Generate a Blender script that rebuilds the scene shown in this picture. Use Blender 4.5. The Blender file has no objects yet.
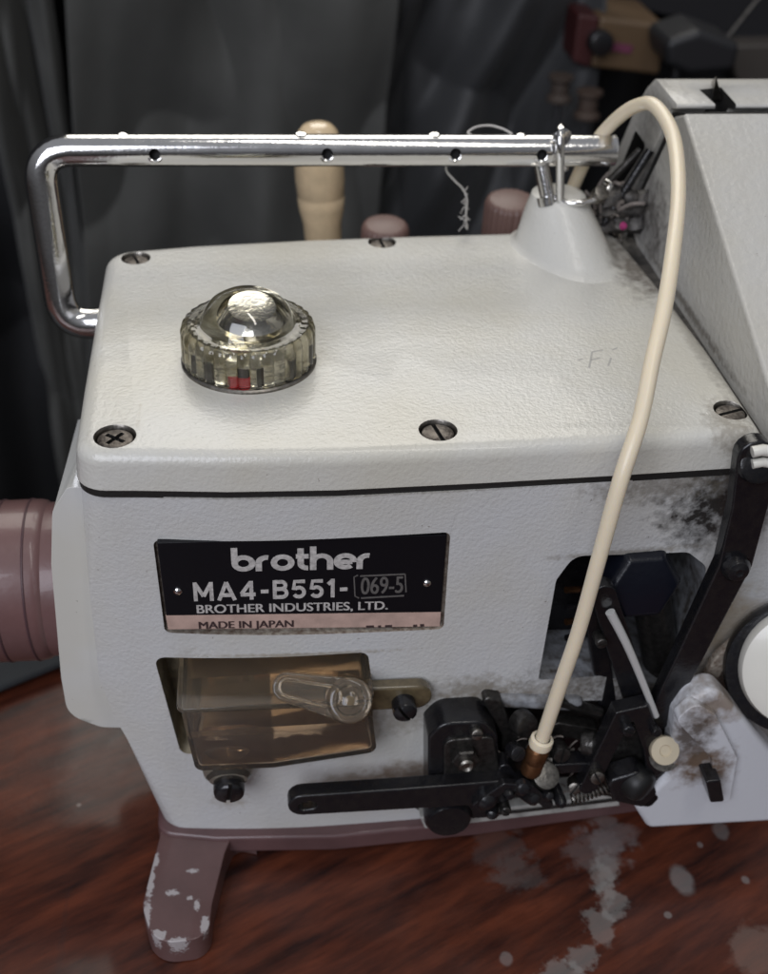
import bpy, bmesh, math, random
from math import sin, cos, pi, radians, sqrt, atan2
from mathutils import Vector, Matrix, noise as mnoise
ZT = 1.3                                  # height of the lid's top
S = 0.01                                  # every length below is in centimetres
random.seed(7)
C = bpy.context.scene.collection
# ------------------------------------------------------------------ camera (known lens + pose), used to survey real positions
PIT, YAW, ROL, F, DIST = radians(36), radians(7.8), radians(2.4), 1194.0, 33.2
hv = Vector((sin(YAW), cos(YAW), 0))
FW = hv * cos(PIT) - Vector((0, 0, 1)) * sin(PIT)
r0 = Vector((cos(YAW), -sin(YAW), 0)); u0 = r0.cross(FW)
RT = r0 * cos(ROL) + u0 * sin(ROL); UP = u0 * cos(ROL) - r0 * sin(ROL)
CAM = Vector((8.3, 0, 0)) - FW * DIST
def P(px, py, ax, v):
    """point of the place seen at a photo position, on the plane x/y/z = v"""
    a = 'xyz'.index(ax)
    r = FW + RT * ((px - 384) / F) - UP * ((py - 487) / F)
    return CAM + r * ((v - CAM[a]) / r[a])
def yf(x):                                # bulge of the cast front, in plan
    return -.25 + (x - 7) ** 2 * (.0127 if x < 7 else .0032)
def onf(px, py, off=0):
    y = 0
    for _ in range(6):
        p = P(px, py, 'y', y - off); y = yf(min(max(p.x, -1), 20))
    return p
# ------------------------------------------------------------------ materials
def nm(name):
    m = bpy.data.materials.new(name); m.use_nodes = True
    nt = m.node_tree; return m, nt, nt.nodes['Principled BSDF']
def bump(nt, bs, layers, dist=.0004):
    """layers: (scale per metre, strength)"""
    pos = nt.nodes.new('ShaderNodeNewGeometry'); prev = None
    for sc, st in layers:
        n = nt.nodes.new('ShaderNodeTexNoise'); n.inputs['Scale'].default_value = sc; n.inputs['Detail'].default_value = 3
        nt.links.new(pos.outputs['Position'], n.inputs['Vector'])
        b = nt.nodes.new('ShaderNodeBump'); b.inputs['Strength'].default_value = st; b.inputs['Distance'].default_value = dist
        nt.links.new(n.outputs['Fac'], b.inputs['Height'])
        if prev: nt.links.new(prev.outputs[0], b.inputs['Normal'])
        prev = b
    nt.links.new(prev.outputs[0], bs.inputs['Normal'])
def mix(nt, fac, a, b):
    m = nt.nodes.new('ShaderNodeMix'); m.data_type = 'RGBA'
    for s, v in ((0, fac), (6, a), (7, b)):
        if hasattr(v, 'links'): nt.links.new(v, m.inputs[s])
        elif s == 0: m.inputs[0].default_value = v
        else: m.inputs[s].default_value = (*v[:3], 1)
    return m.outputs[2]
def mth(nt, op, a, b=0.0, clamp=False):
    m = nt.nodes.new('ShaderNodeMath'); m.operation = op; m.use_clamp = clamp
    for i, v in enumerate((a, b)):
        if hasattr(v, 'links'): nt.links.new(v, m.inputs[i])
        else: m.inputs[i].default_value = v
    return m.outputs[0]
def tnoise(nt, scale, detail=4, rough=.6, vec=None):
    n = nt.nodes.new('ShaderNodeTexNoise'); n.inputs['Scale'].default_value = scale
    n.inputs['Detail'].default_value = detail; n.inputs['Roughness'].default_value = rough
    if vec is None:
        g = nt.nodes.new('ShaderNodeNewGeometry'); vec = g.outputs['Position']
    nt.links.new(vec, n.inputs['Vector']); return n.outputs['Fac']
def ramp(nt, v, a, b):
    r = nt.nodes.new('ShaderNodeMapRange'); r.inputs[1].default_value = a; r.inputs[2].default_value = b
    nt.links.new(v, r.inputs[0]); return r.outputs[0]
def spotted(nt, col, spots, hard=1.0, amp=2.2):
    """stains: (centre cm, (rx, ry, rz) cm, colour, strength, grain per m)"""
    g = nt.nodes.new('ShaderNodeNewGeometry')
    for c, r, k, st, gr in spots:
        if not isinstance(r, tuple): r = (r, r, r)
        mp = nt.nodes.new('ShaderNodeVectorMath'); mp.operation = 'SUBTRACT'; mp.inputs[1].default_value = [v * S for v in c]
        nt.links.new(g.outputs['Position'], mp.inputs[0])
        sc = nt.nodes.new('ShaderNodeVectorMath'); sc.operation = 'MULTIPLY'; sc.inputs[1].default_value = [1 / (v * S) for v in r]
        nt.links.new(mp.outputs[0], sc.inputs[0])
        ln = nt.nodes.new('ShaderNodeVectorMath'); ln.operation = 'LENGTH'; nt.links.new(sc.outputs[0], ln.inputs[0])
        n = tnoise(nt, gr * .55, 5, .6)
        f = mth(nt, 'SUBTRACT', 1.25, ln.outputs['Value'])
        f = mth(nt, 'ADD', f, mth(nt, 'MULTIPLY', mth(nt, 'SUBTRACT', n, .5), amp))
        f = mth(nt, 'MULTIPLY', ramp(nt, f, .15, .15 + .85 * hard), st)
        # nothing beyond the stain's own radius
        f = mth(nt, 'MULTIPLY', f, ramp(nt, ln.outputs['Value'], 1.5, .9))
        col = mix(nt, f, col, k)
    return col
def simple(name, col, rough=.5, metal=0, layers=None, var=0, coat=0, spots=None, vscale=60, varcol=None, spec=None, roughvar=0, specks=0):
    m, nt, b = nm(name)
    b.inputs['Roughness'].default_value = rough; b.inputs['Metallic'].default_value = metal
    b.inputs['Coat Weight'].default_value = coat
    if spec is not None: b.inputs['Specular IOR Level'].default_value = spec
    b.inputs['Base Color'].default_value = (*col, 1)
    out = col
    if var:
        out = mix(nt, ramp(nt, tnoise(nt, vscale), .35, .7), col, varcol or tuple(c * (1 - var) for c in col))
    if specks:
        out = mix(nt, mth(nt, 'MULTIPLY', ramp(nt, tnoise(nt, 18, 3), .40, .66), .55), out, tuple(c * k for c, k in zip(col, (.93, .89, .78))))
        out = mix(nt, mth(nt, 'MULTIPLY', ramp(nt, tnoise(nt, 520, 2), .735, .77), specks), out, (.12, .09, .06))
    if spots: out = spotted(nt, out, spots)
    if hasattr(out, 'links'): nt.links.new(out, b.inputs['Base Color'])
    if roughvar:
        nt.links.new(mth(nt, 'ADD', rough - roughvar / 2, mth(nt, 'MULTIPLY', tnoise(nt, vscale * 3), roughvar)), b.inputs['Roughness'])
    if layers: bump(nt, b, layers)
    return m
OIL = (.10, .065, .03); BLK = (.018, .016, .014); BRN = (.13, .075, .04)
def fp(px, py, off=0): return tuple(onf(px, py, off))
body_spots = [
    (fp(722, 505), (2.3, 3, 1.7), (.03, .027, .025), 1.0, 500), (fp(745, 480), (1.5, 3, 1.0), BLK, .8, 900), (fp(665, 485), (2.6, 3, .7), (.16, .14, .11), .6, 900),
    (fp(706, 600), (.9, 3, 1.4), (.09, .075, .05), .7, 900), (fp(715, 690), (1.6, 3, 1.6), BRN, .9, 600),
    (fp(590, 672), (2.2, 3, 1.0), (.1, .09, .08), .55, 1100), (fp(520, 700), (3.2, 3, .9), (.11, .08, .045), .7, 700),
    (fp(415, 775), (2.2, 3, .8), (.18, .12, .07), .7, 500), (fp(350, 780), (1.4, 3, .5), (.22, .17, .11), .5, 500),
    (fp(400, 718), (1.2, 3, .9), (.2, .17, .12), .5, 900),
    (fp(712, 625), (1.2, 2, 2.6), (.30, .23, .15), .85, 300), (fp(735, 620), (1.2, 2, 1.6), (.36, .31, .24), .7, 250), (fp(470, 690), (1.6, 3, .7), (.22, .19, .15), .7, 700), (fp(620, 553), (3, 3, .16), (.2, .17, .13), .6, 900), (fp(553, 630), (.16, 3, 2.2), (.15, .12, .08), .6, 900), (fp(300, 497), (9, 3, .09), (.2, .18, .15), .6, 1200), (fp(300, 655), (3.5, 3, .1), (.25, .2, .12), .6, 1000), (fp(230, 800), (.7, 3, .5), (.3, .26, .2), .6, 900), (fp(190, 700), (.8, 3, 2.4), (.2, .17, .1), .3, 700),
    (fp(645, 700), (2.6, 2, 1.6), (.05, .036, .028), .8, 700)]
CAST = (.56, .56, .555)
ORANGE = [(900, .22), (330, .1)]
M = {}
M['body'] = simple('grey_white_cast_paint', CAST, .36, 0, [(850, .55), (300, .15)], spots=body_spots, coat=.15, specks=.6)
M['lid'] = simple('grey_white_lid_paint', (.58, .568, .525), .28, 0, [(820, .5), (300, .18)], coat=.15,
    spots=[((18.2, .6, 1.2), (.7, 1.4, .8), (.2, .17, .13), .6, 900), ((18.4, 11, 1.6), (1.0, 3.6, 1.3), (.08, .06, .045), .8, 500),
           ((1.6, 2.0, 1.6), (.1, .9, .4), (.3, .25, .16), .6, 900), ((18.75, 6, 1.2), (.3, 7, .8), (.2, .18, .15), .5, 900),
           ((1.0, 1.1, 1.3), (.8, .75, .5), (.4, .38, .33), .5, 1500), ((9.9, .9, 1.3), (.75, .7, .5), (.4, .38, .33), .4, 1500)], specks=.45)
M['housing'] = simple('housing_paint', (.50, .49, .465), .34, 0, [(430, .9), (200, .4)], coat=.15,
    spots=[((19.1, 12.5, 2.4), (1, 2.2, 1.6), (.05, .04, .035), .8, 400), ((19.3, 8, 1.2), (1, 6, .22), (.1, .08, .06), .7, 900),
           ((19.1, 14.5, 4), (1, 1.5, 3), (.09, .08, .07), .45, 600)], specks=.4)
M['side'] = simple('side_cover_paint', (.62, .62, .60), .22, 0, [(300, .12)], coat=.5, specks=.5, spots=[(tuple(P(82, 722, 'y', .95)), (.35, 1.2, .16), (.02, .02, .02), .9, 500)])
M['guard'] = simple('guard_white_plastic', (.60, .61, .64), .35, 0, [(500, .15)],
    spots=[(tuple(P(700, 760, 'y', -1.9)), (1.3, 1.5, 1.2), (.13, .08, .045), .95, 380), (tuple(P(725, 700, 'y', -1.9)), (1.5, 1.5, 1.0), (.20, .14, .09), .8, 400),
           (tuple(P(690, 730, 'y', -1.9)), (.7, 2, 1.6), (.08, .06, .045), .9, 500)])
M['mauve'] = simple('mauve_brown_enamel', (.118, .062, .062), .38, 0, [(400, .12)], var=.25, coat=.3)
M['foot'] = simple('chipped_mauve_enamel', (.13, .070, .066), .38, 0, [(400, .2)], var=.2, coat=.3)
M['chrome'] = simple('worn_chrome', (.72, .71, .70), .13, 1, [(900, .10)], roughvar=.16)
M['steel'] = simple('dull_steel', (.30, .28, .25), .38, 1, [(1200, .3)], var=.5, vscale=700)
M['dark_steel'] = simple('oily_dark_steel', (.09, .085, .08), .28, .8, [(1200, .4)], var=.6, vscale=500)
M['oldscrew'] = simple('grimy_screw_metal', (.17, .15, .13), .42, .6, [(900, .6)], var=.7, vscale=450, varcol=(.04, .03, .025))
M['black'] = simple('black_oxide', (.007, .007, .009), .24, 0, [(900, .25), (250, .15)], var=.3, vscale=400, varcol=(.013, .012, .012), spec=.5, roughvar=.2)
M['grime'] = simple('grimy_cast_iron', (.03, .028, .027), .5, .2, [(700, .9), (250, .6)], var=.6, vscale=300, varcol=(.11, .10, .09))
M['gasket'] = simple('black_gasket_gap_shade', (.012, .011, .010), .6, 0, [(900, .5)])  # black of the lid gasket; also stands for shade in the housing gap
M['grimewhite'] = simple('stained_inner_paint', (.30, .31, .33), .45, 0, [(700, .5)], var=.8, vscale=220, varcol=(.06, .05, .04))
M['olive'] = simple('stained_shaded_recess', (.40, .35, .25), .45, 0, [(600, .4)], var=.5, vscale=150, varcol=(.20, .155, .09), spots=[(fp(170, 705, -.6), (.55, 2, 2.6), (.06, .05, .03), .85, 300), (fp(370, 665, -.6), (.5, 2, .5), (.12, .09, .03), .8, 300)])  # dark left wall: oil stain with the recess's shade painted in
M['brownedge'] = simple('rusty_recess_edge', (.34, .30, .25), .6, 0, [(900, .6)], var=.7, vscale=500, varcol=(.1, .06, .04))
M['plate'] = simple('black_name_plate', (.006, .006, .008), .35, 0, [(300, .08)], spec=.25)
M['pink'] = simple('copper_pink_strip', (.62, .44, .37), .45, .1, [(700, .1)], var=.25, vscale=200)
M['letter'] = simple('dull_silver_lettering', (.66, .63, .60), .45, .1, var=.45, vscale=700)
M['dimletter'] = simple('faint_stamped_lettering', (.20, .19, .18), .5, .4, var=.3, vscale=700)
M['inkletter'] = simple('dark_strip_lettering', (.05, .03, .03), .5)
M['brass'] = simple('dark_copper_fitting', (.25, .12, .055), .38, .85, [(900, .3)], var=.5, vscale=300)
M['white'] = simple('cream_white_plastic', (.72, .70, .63), .3, 0, [(300, .08)], coat=.2, var=.06)
M['wood_peg'] = simple('pale_varnished_wood', (.78, .60, .38), .25, 0, [(200, .2)], var=.2, vscale=120, coat=.7)
M['knob'] = simple('mauve_plastic', (.17, .10, .085), .45, 0, [(400, .1)], var=.15)
M['threadm'] = simple('pale_cotton_thread', (.45, .43, .40), .8)
M['red'] = simple('red_float', (.75, .02, .03), .35)
M['magenta'] = simple('magenta_lint', (.32, .03, .13), .8)
M['lint'] = simple('grey_lint', (.22, .19, .17), .95, var=.5, vscale=500)
M['tan'] = simple('oily_tan_bar', (.20, .155, .11), .4, .2, [(500, .4)], var=.6, vscale=260, varcol=(.08, .06, .05))
def tube_mat():
    m, nt, b = nm('cream_rubber_tube')
    b.inputs['Base Color'].default_value = (.78, .68, .51, 1); b.inputs['Roughness'].default_value = .32
    b.inputs['Subsurface Weight'].default_value = .25; b.inputs['Subsurface Radius'].default_value = (.004, .003, .0015)
    b.inputs['Subsurface Scale'].default_value = .6
    bump(nt, b, [(200, .1)]); return m
M['tube'] = tube_mat()
def clear(name, col, rough, dens=None):
    m, nt, b = nm(name)
    b.inputs['Base Color'].default_value = (*col, 1); b.inputs['Roughness'].default_value = rough
    b.inputs['Transmission Weight'].default_value = dens or 1; b.inputs['IOR'].default_value = 1.47
    bump(nt, b, [(150, .12)]); return m
M['clear'] = clear('yellowed_clear_plastic', (.96, .95, .89), .03)
M['amber'] = clear('smoky_amber_plastic', (.94, .84, .71), .06, .97)
M['ambersolid'] = clear('thick_amber_plastic', (.92, .82, .68), .07, .96)

def chips(m, pts):                        # bare chips on the foot, each with its own outline
    nt = m.node_tree; b = nt.nodes['Principled BSDF']
    src = b.inputs['Base Color'].links[0].from_socket
    out = spotted(nt, src, [(p, tuple(q * .68 for q in r[:2]) + (r[2],), (.44, .41, .41), .85, g * 1.7) for p, r, g in pts], .4, 2.8); nt.links.new(out, b.inputs['Base Color'])
FZ = -14.35
chips(M['foot'], [(tuple(P(x, y, 'z', FZ)), r, g) for x, y, r, g in (
    (150, 880, (.22, 1.1, .4), 700), (147, 915, (.2, .8, .4), 900), (158, 935, (.4, .3, .6), 900), (178, 942, (.5, .25, .6), 1200), (205, 925, (.2, .5, .4), 900),
    (172, 893, (.35, .18, .3), 900), (193, 871, (.28, .14, .3), 1200), (190, 898, (.16, .12, .3), 1500), (155, 860, (.2, .5, .3), 900), (197, 905, (.15, .3, .3), 1500))])

def wood_table():
    m, nt, b = nm('mahogany_tabletop')
    g = nt.nodes.new('ShaderNodeNewGeometry')
    mp = nt.nodes.new('ShaderNodeMapping'); mp.vector_type = 'TEXTURE'; mp.inputs['Rotation'].default_value[2] = atan2(1.53, 3.16); mp.inputs['Scale'].default_value = (1 / 14, 1 / 80, 1 / 30)
    nt.links.new(g.outputs['Position'], mp.inputs['Vector'])
    n1 = tnoise(nt, 1.5, 8, .62, mp.outputs[0])
    mp2 = nt.nodes.new('ShaderNodeMapping'); mp2.vector_type = 'TEXTURE'; mp2.inputs['Rotation'].default_value[2] = atan2(1.53, 3.16); mp2.inputs['Scale'].default_value = (1 / 60, 1 / 500, 1 / 30)
    nt.links.new(g.outputs['Position'], mp2.inputs['Vector'])
    n2 = tnoise(nt, 1.0, 5, .7, mp2.outputs[0])
    c = mix(nt, ramp(nt, n1, .32, .74), (.020, .007, .006), (.145, .038, .018))
    c = mix(nt, mth(nt, 'MULTIPLY', ramp(nt, n2, .5, .75), .5), c, (.015, .006, .005))
    PALE = (.13, .12, .115)
    st = []
    for x, y, r, k, gr, s in ((610, 836, (.9, 1.0, 1), (.3, .3, .3), 200, .6), (607, 866, (.42, .7, 1), (.34, .33, .31), 300, .8), (500, 850, (1.0, 1.5, 1), PALE, 260, .55), (520, 872, (.9, .9, 1), PALE, 260, .6), (598, 850, (1.1, 1.2, 1), (.3, .3, .3), 200, .45),
                       (603, 880, (.45, .9, 1), (.34, .33, .31), 300, .75), (612, 902, (.55, .8, 1), (.34, .33, .31), 300, .8), (600, 925, (.55, .7, 1), (.34, .33, .31), 300, .8),
                       (582, 958, (.6, .6, 1), (.34, .33, .31), 300, .8), (560, 972, (.8, .5, 1), (.34, .33, .31), 300, .8),
                       (681, 880, (.42, .55, 1), (.33, .32, .31), 60, .85), (723, 832, (.35, .45, 1), (.3, .3, .29), 60, .7), (745, 880, (.18, .2, 1), (.33, .32, .31), 60, .85),
                       (506, 958, (.2, .25, 1), (.33, .32, .31), 60, .7), (668, 915, (.14, .14, 1), (.4, .4, .38), 60, .7), (757, 950, (1.0, 1.0, 1), (.32, .26, .22), 120, .6),
                       (79, 805, (.09, .09, 1), (.5, .45, .4), 60, .8), (62, 945, (.12, 2.2, 1), (.03, .02, .02), 400, .5), (700, 845, (.1, .12, 1), (.33, .32, .31), 60, .8)):
        st.append((tuple(P(x, y, 'z', -15.5)), r, k, s * .42, gr * 1.5))
    c = spotted(nt, c, st, .45, 2.6)
    nt.links.new(c, b.inputs['Base Color'])
    b.inputs['Coat Weight'].default_value = .2; b.inputs['Coat Roughness'].default_value = .10; b.inputs['Specular IOR Level'].default_value = .3
    nt.links.new(mth(nt, 'ADD', .22, mth(nt, 'MULTIPLY', tnoise(nt, 120, 5), .35)), b.inputs['Roughness'])
    bump(nt, b, [(90, .25), (700, .12)]); return m
M['table'] = wood_table()
def fabric(name, col, sheen=.15, rough=.75):
    m, nt, b = nm(name); b.inputs['Base Color'].default_value = (*col, 1); b.inputs['Roughness'].default_value = rough
    b.inputs['Sheen Weight'].default_value = sheen
    o = mix(nt, ramp(nt, tnoise(nt, 14, 5), .35, .7), col, tuple(c * .7 for c in col)); nt.links.new(o, b.inputs['Base Color'])
    bump(nt, b, [(60, .4), (2500, .2)], .001); return m
M['cloth_black'] = fabric('black_cloth', (.005, .005, .006), 0); M['cloth_char'] = fabric('charcoal_cloth', (.058, .058, .053), .1)
M['cloth_navy'] = fabric('navy_black_cloth', (.026, .027, .029), .1, rough=.6); M['cloth_grey'] = fabric('dark_grey_cloth', (.025, .028, .031), .05)
# ------------------------------------------------------------------ mesh helpers
def obj(name, bm, mats, parent=None, smooth=35, origin=None, bevel=None, seg=3, mods=None):
    if isinstance(bm, bpy.types.Mesh): me = bm
    else:
        bmesh.ops.recalc_face_normals(bm, faces=bm.faces); me = bpy.data.meshes.new(name); bm.to_mesh(me); bm.free()
    n = len(me.vertices)
    if origin is None:
        lo = [min(v.co[i] for v in me.vertices) for i in range(3)]; hi = [max(v.co[i] for v in me.vertices) for i in range(3)]
        origin = Vector([(a + b) / 2 for a, b in zip(lo, hi)])
    origin = Vector(origin)
    for v in me.vertices: v.co = (v.co - origin) * S
    if not isinstance(mats, (list, tuple)): mats = [mats]
    if len(me.materials) == 0:
        for m in mats: me.materials.append(M[m] if isinstance(m, str) else m)
    if smooth:
        for p in me.polygons: p.use_smooth = True
        if not bevel: me.set_sharp_from_angle(angle=radians(smooth))
    o = bpy.data.objects.new(name, me); C.objects.link(o)
    o['w'] = [v * S for v in origin]
    o.location = origin * S
    if parent is not None:
        o.parent = parent; o.location = origin * S - Vector(parent['w'])
    if bevel:
        b = o.modifiers.new('bevel', 'BEVEL'); b.width = bevel * S; b.segments = seg; b.limit_method = 'ANGLE'; b.angle_limit = radians(32); b.harden_normals = True
    return o
def thing(name, label, cat, loc, group=None):
    o = bpy.data.objects.new(name, None); C.objects.link(o); o.location = Vector(loc) * S; o['w'] = list(Vector(loc) * S)
    o['label'] = label; o['category'] = cat; o.empty_display_size = .01
    if group: o['group'] = group
    return o
def tag(o, label=None, cat=None, group=None, kind=None):
    if label: o['label'] = label
    if cat: o['category'] = cat
    if group: o['group'] = group
    if kind: o['kind'] = kind
    return o
def fillet(pts, r, n=6):
    """round the corners of a closed 2-D polygon; r scalar or list"""
    out = []; N = len(pts)
    for i, p in enumerate(pts):
        rr = r[i] if isinstance(r, (list, tuple)) else r
        p = Vector(p); a = Vector(pts[i - 1]) - p; b = Vector(pts[(i + 1) % N]) - p
        if rr <= 0: out.append(tuple(p)); continue
        la, lb = a.length, b.length; a.normalize(); b.normalize()
        ang = a.angle(b); t = min(rr / math.tan(ang / 2), la * .48, lb * .48)
        rr = t * math.tan(ang / 2); p0 = p + a * t; p1 = p + b * t
        cc = p + (a + b).normalized() * (rr / sin(ang / 2)); v0 = p0 - cc; v1 = p1 - cc; om = v0.angle(v1)
        if om < 1e-3: out.append(tuple(p)); continue
        for k in range(n + 1):
            s = k / n; out.append(tuple(cc + (v0 * sin((1 - s) * om) + v1 * sin(s * om)) / sin(om)))
    return out
def inset(pts, d):
    N = len(pts); area = sum(pts[i][0] * pts[(i + 1) % N][1] - pts[(i + 1) % N][0] * pts[i][1] for i in range(N))
    sg = 1 if area > 0 else -1; out = []
    for i in range(N):
        a = Vector(pts[i - 1]); b = Vector(pts[i]); c = Vector(pts[(i + 1) % N])
        e1 = (b - a).normalized(); e2 = (c - b).normalized()
        n1 = Vector((-e1.y, e1.x)) * sg; n2 = Vector((-e2.y, e2.x)) * sg
        n = n1 + n2
        if n.length < 1e-6: n = n1
        n.normalize(); k = max(.5, n.dot(n1)); out.append(tuple(b + n * (d / k)))
    return out
AX = {'x': lambda u, v, w: (w, u, v), 'y': lambda u, v, w: (u, w, v), 'z': lambda u, v, w: (u, v, w)}
def prism(bm, pts, ax, a, b, cap=True):
    """2-D outline (plane normal to ax) extruded from a to b. ax y: pts are (x,z); ax x: (y,z)"""
    f = AX[ax]; l0 = [bm.verts.new(f(u, v, a)) for u, v in pts]; l1 = [bm.verts.new(f(u, v, b)) for u, v in pts]
    N = len(pts)
    for i in range(N): bm.faces.new((l0[i], l0[(i + 1) % N], l1[(i + 1) % N], l1[i]))
    if cap: bm.faces.new(l0); bm.faces.new(l1)
    return bm
def newprism(pts, ax, a, b): return prism(bmesh.new(), pts, ax, a, b)
def frame(d):
    d = Vector(d).normalized(); t = Vector((0, 0, 1)) if abs(d.z) < .9 else Vector((1, 0, 0))
    a = d.cross(t).normalized(); return a, d.cross(a).normalized(), d
def lathe(bm, c, d, prof, n=40, scallop=None, ab=None):
    """profile of (radius, height) about axis d through c"""
    c = Vector(c); a, b, d = frame(d)
    if ab: a, b = ab
    rings = []
    for i, (r, hh) in enumerate(prof):
        if r <= 1e-5: rings.append([bm.verts.new(c + d * hh)]); continue
        ring = []
        for k in range(n):
            t = 2 * pi * k / n; q = r * (1 + (scallop(t, i) if scallop else 0))
            ring.append(bm.verts.new(c + d * hh + (a * cos(t) + b * sin(t)) * q))
        rings.append(ring)
    for r1, r2 in zip(rings, rings[1:]):
        if len(r1) == 1 and len(r2) == 1: continue
        for k in range(n):
            k2 = (k + 1) % n
            if len(r1) == 1: bm.faces.new((r1[0], r2[k], r2[k2]))
            elif len(r2) == 1: bm.faces.new((r1[k], r1[k2], r2[0]))
            else: bm.faces.new((r1[k], r1[k2], r2[k2], r2[k]))
    return bm
def nl(c, d, prof, n=40, **k): return lathe(bmesh.new(), c, d, prof, n, **k)
def disc(r, h, e=.08, z0=0): return [(0, z0), (r, z0), (r, z0 + h - e), (r - e * .3, z0 + h - e * .3), (r - e, z0 + h), (0, z0 + h)]
def smoothpath(pts, n=8):
    pts = [Vector(p) for p in pts]; out = []
    for i in range(len(pts) - 1):
        p0 = pts[max(i - 1, 0)]; p1 = pts[i]; p2 = pts[i + 1]; p3 = pts[min(i + 2, len(pts) - 1)]
        for k in range(n):
            t = k / n
            out.append(.5 * ((2 * p1) + (p2 - p0) * t + (2 * p0 - 5 * p1 + 4 * p2 - p3) * t * t + (3 * p1 - p0 - 3 * p2 + p3) * t ** 3))
    out.append(pts[-1]); return out
def tube(bm, pts, r, n=16, cap=True):
    pts = [Vector(p) for p in pts]; N = len(pts); rings = []
    t = (pts[1] - pts[0]).normalized(); a, b, _ = frame(t)
    for i, p in enumerate(pts):
        t2 = (pts[min(i + 1, N - 1)] - pts[max(i - 1, 0)]).normalized()
        a = (a - t2 * a.dot(t2)).normalized(); b = t2.cross(a)
        rr = r(i / (N - 1)) if callable(r) else r
        rings.append([bm.verts.new(p + (a * cos(2 * pi * k / n) + b * sin(2 * pi * k / n)) * rr) for k in range(n)])
    for r1, r2 in zip(rings, rings[1:]):
        for k in range(n): bm.faces.new((r1[k], r1[(k + 1) % n], r2[(k + 1) % n], r2[k]))
    if cap: bm.faces.new(rings[0]); bm.faces.new(rings[-1])
    return bm
def bar2d(pts, w, n=8):
    """outline of a flat bar with round ends along a 2-D polyline; w scalar or list of widths"""
    pts = [Vector(p) for p in pts]; N = len(pts); ws = w if isinstance(w, (list, tuple)) else [w] * N
    L, Rr = [], []
    for i, p in enumerate(pts):
        e1 = (p - pts[i - 1]).normalized() if i else None; e2 = (pts[i + 1] - p).normalized() if i < N - 1 else None
        e = ((e1 or e2) + (e2 or e1)).normalized(); nn = Vector((-e.y, e.x)); k = 1 / max(.5, nn.dot(Vector((-(e1 or e2).y, (e1 or e2).x))))
        L.append(p + nn * ws[i] / 2 * k); Rr.append(p - nn * ws[i] / 2 * k)
    def arc(c, e, r):
        a0 = atan2(e.y, e.x) + pi / 2; return [c + Vector((cos(a0 - pi * j / n), sin(a0 - pi * j / n))) * r for j in range(1, n)]
    out = L + arc(pts[-1], (pts[-1] - pts[-2]).normalized(), ws[-1] / 2) + Rr[::-1] + arc(pts[0], (pts[0] - pts[1]).normalized(), ws[0] / 2)
    return [tuple(v) for v in out]
def cut(o, cutters, solver='EXACT'):
    """boolean differences, baked; each cutter leaves its own material on the faces it makes"""
    for bm, mat in cutters:
        bmesh.ops.recalc_face_normals(bm, faces=bm.faces)
        me = bpy.data.meshes.new('c'); bm.to_mesh(me); bm.free()
        for v in me.vertices: v.co = v.co * S
        me.materials.append(M[mat]); co = bpy.data.objects.new('c', me); C.objects.link(co)
        if M[mat].name not in [m.name for m in o.data.materials]: o.data.materials.append(M[mat])
        md = o.modifiers.new('b', 'BOOLEAN'); md.object = co; md.operation = 'DIFFERENCE'; md.solver = solver
        try: md.material_mode = 'TRANSFER'
        except Exception: pass
        bpy.context.view_layer.update()
        dg = bpy.context.evaluated_depsgraph_get()
        new = bpy.data.meshes.new_from_object(o.evaluated_get(dg), depsgraph=dg)
        o.modifiers.clear(); o.data = new; bpy.data.objects.remove(co)
    return o
def bake(o):
    bpy.context.view_layer.update(); dg = bpy.context.evaluated_depsgraph_get()
    new = bpy.data.meshes.new_from_object(o.evaluated_get(dg), depsgraph=dg); o.modifiers.clear(); o.data = new
def screw(c, d, r, h, mat, parent, name='screw', slot=True, cross=False, dome=.0, ang=.4, n=28):
    """a slotted screw head: real groove cut in the head"""
    a, b, dd = frame(d); c = Vector(c)
    prof = [(0, -.3), (r, -.3), (r, h * .7), (r * .93, h * .92), (r * .8, h)] + ([(r * .45, h + dome * .8), (0, h + dome)] if dome else [(0, h)])
    o = obj(name, nl(c, d, prof, n), mat, None, 40, origin=(0, 0, 0))
    cs = []
    for q in ([ang, ang + pi / 2] if cross else [ang]) if slot else []:
        u = a * cos(q) + b * sin(q); v = dd.cross(u); bm = bmesh.new()
        L, Wd = (r * .62 if cross else r * 1.3), r * .13
        vs = [bm.verts.new(c + u * (L * i) + v * (Wd * j) + dd * k) for i in (-1, 1) for j in (-1, 1) for k in (h - r * .3, h + .6)]
        bmesh.ops.convex_hull(bm, input=vs); cs.append((bm, 'gasket'))
    if cs: cut(o, cs)
    me = o.data; bpy.data.objects.remove(o)
    for v in me.vertices: v.co = v.co / S
    return obj(name, me, mat, parent, 40)
# ------------------------------------------------------------------ THE MACHINE
mach = thing('sewing_machine', 'grey-white cast overlock sewing machine with chrome guide bar and black name plate', 'sewing machine', (9, 5, -15.5))
# body: outline in (x, z), extruded back, corners rounded, openings cut, then bulged in plan
ol = [(-.08, -.08), (-.16, -4), (-.25, -7.2), (.05, -8.9), (.38, -9.9), (1.12, -14.2), (26, -14.2), (26, -.08)]
ol = fillet(ol, [0, 0, .8, .8, .9, 0, 0, 0], 4)[::-1]
bm = newprism(ol, 'y', 0, 12.6)
bm.edges.ensure_lookup_table()
fe = [e for e in bm.edges if all(abs(v.co.y) < 1e-4 for v in e.verts) and max(v.co.x for v in e.verts) < 1.2 and min(v.co.z for v in e.verts) > -15]
bmesh.ops.bevel(bm, geom=fe, offset=.8, segments=7, profile=.5, affect='EDGES')
body = obj('body', bm, 'body', None, 0, origin=(0, 0, 0))
def fq(pts, r, off=0): return fillet([(onf(x, y).x, onf(x, y).z) for x, y in pts], r)
def cutter(pts, r, depth): return newprism(fq(pts, r), 'y', -3, depth)
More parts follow.
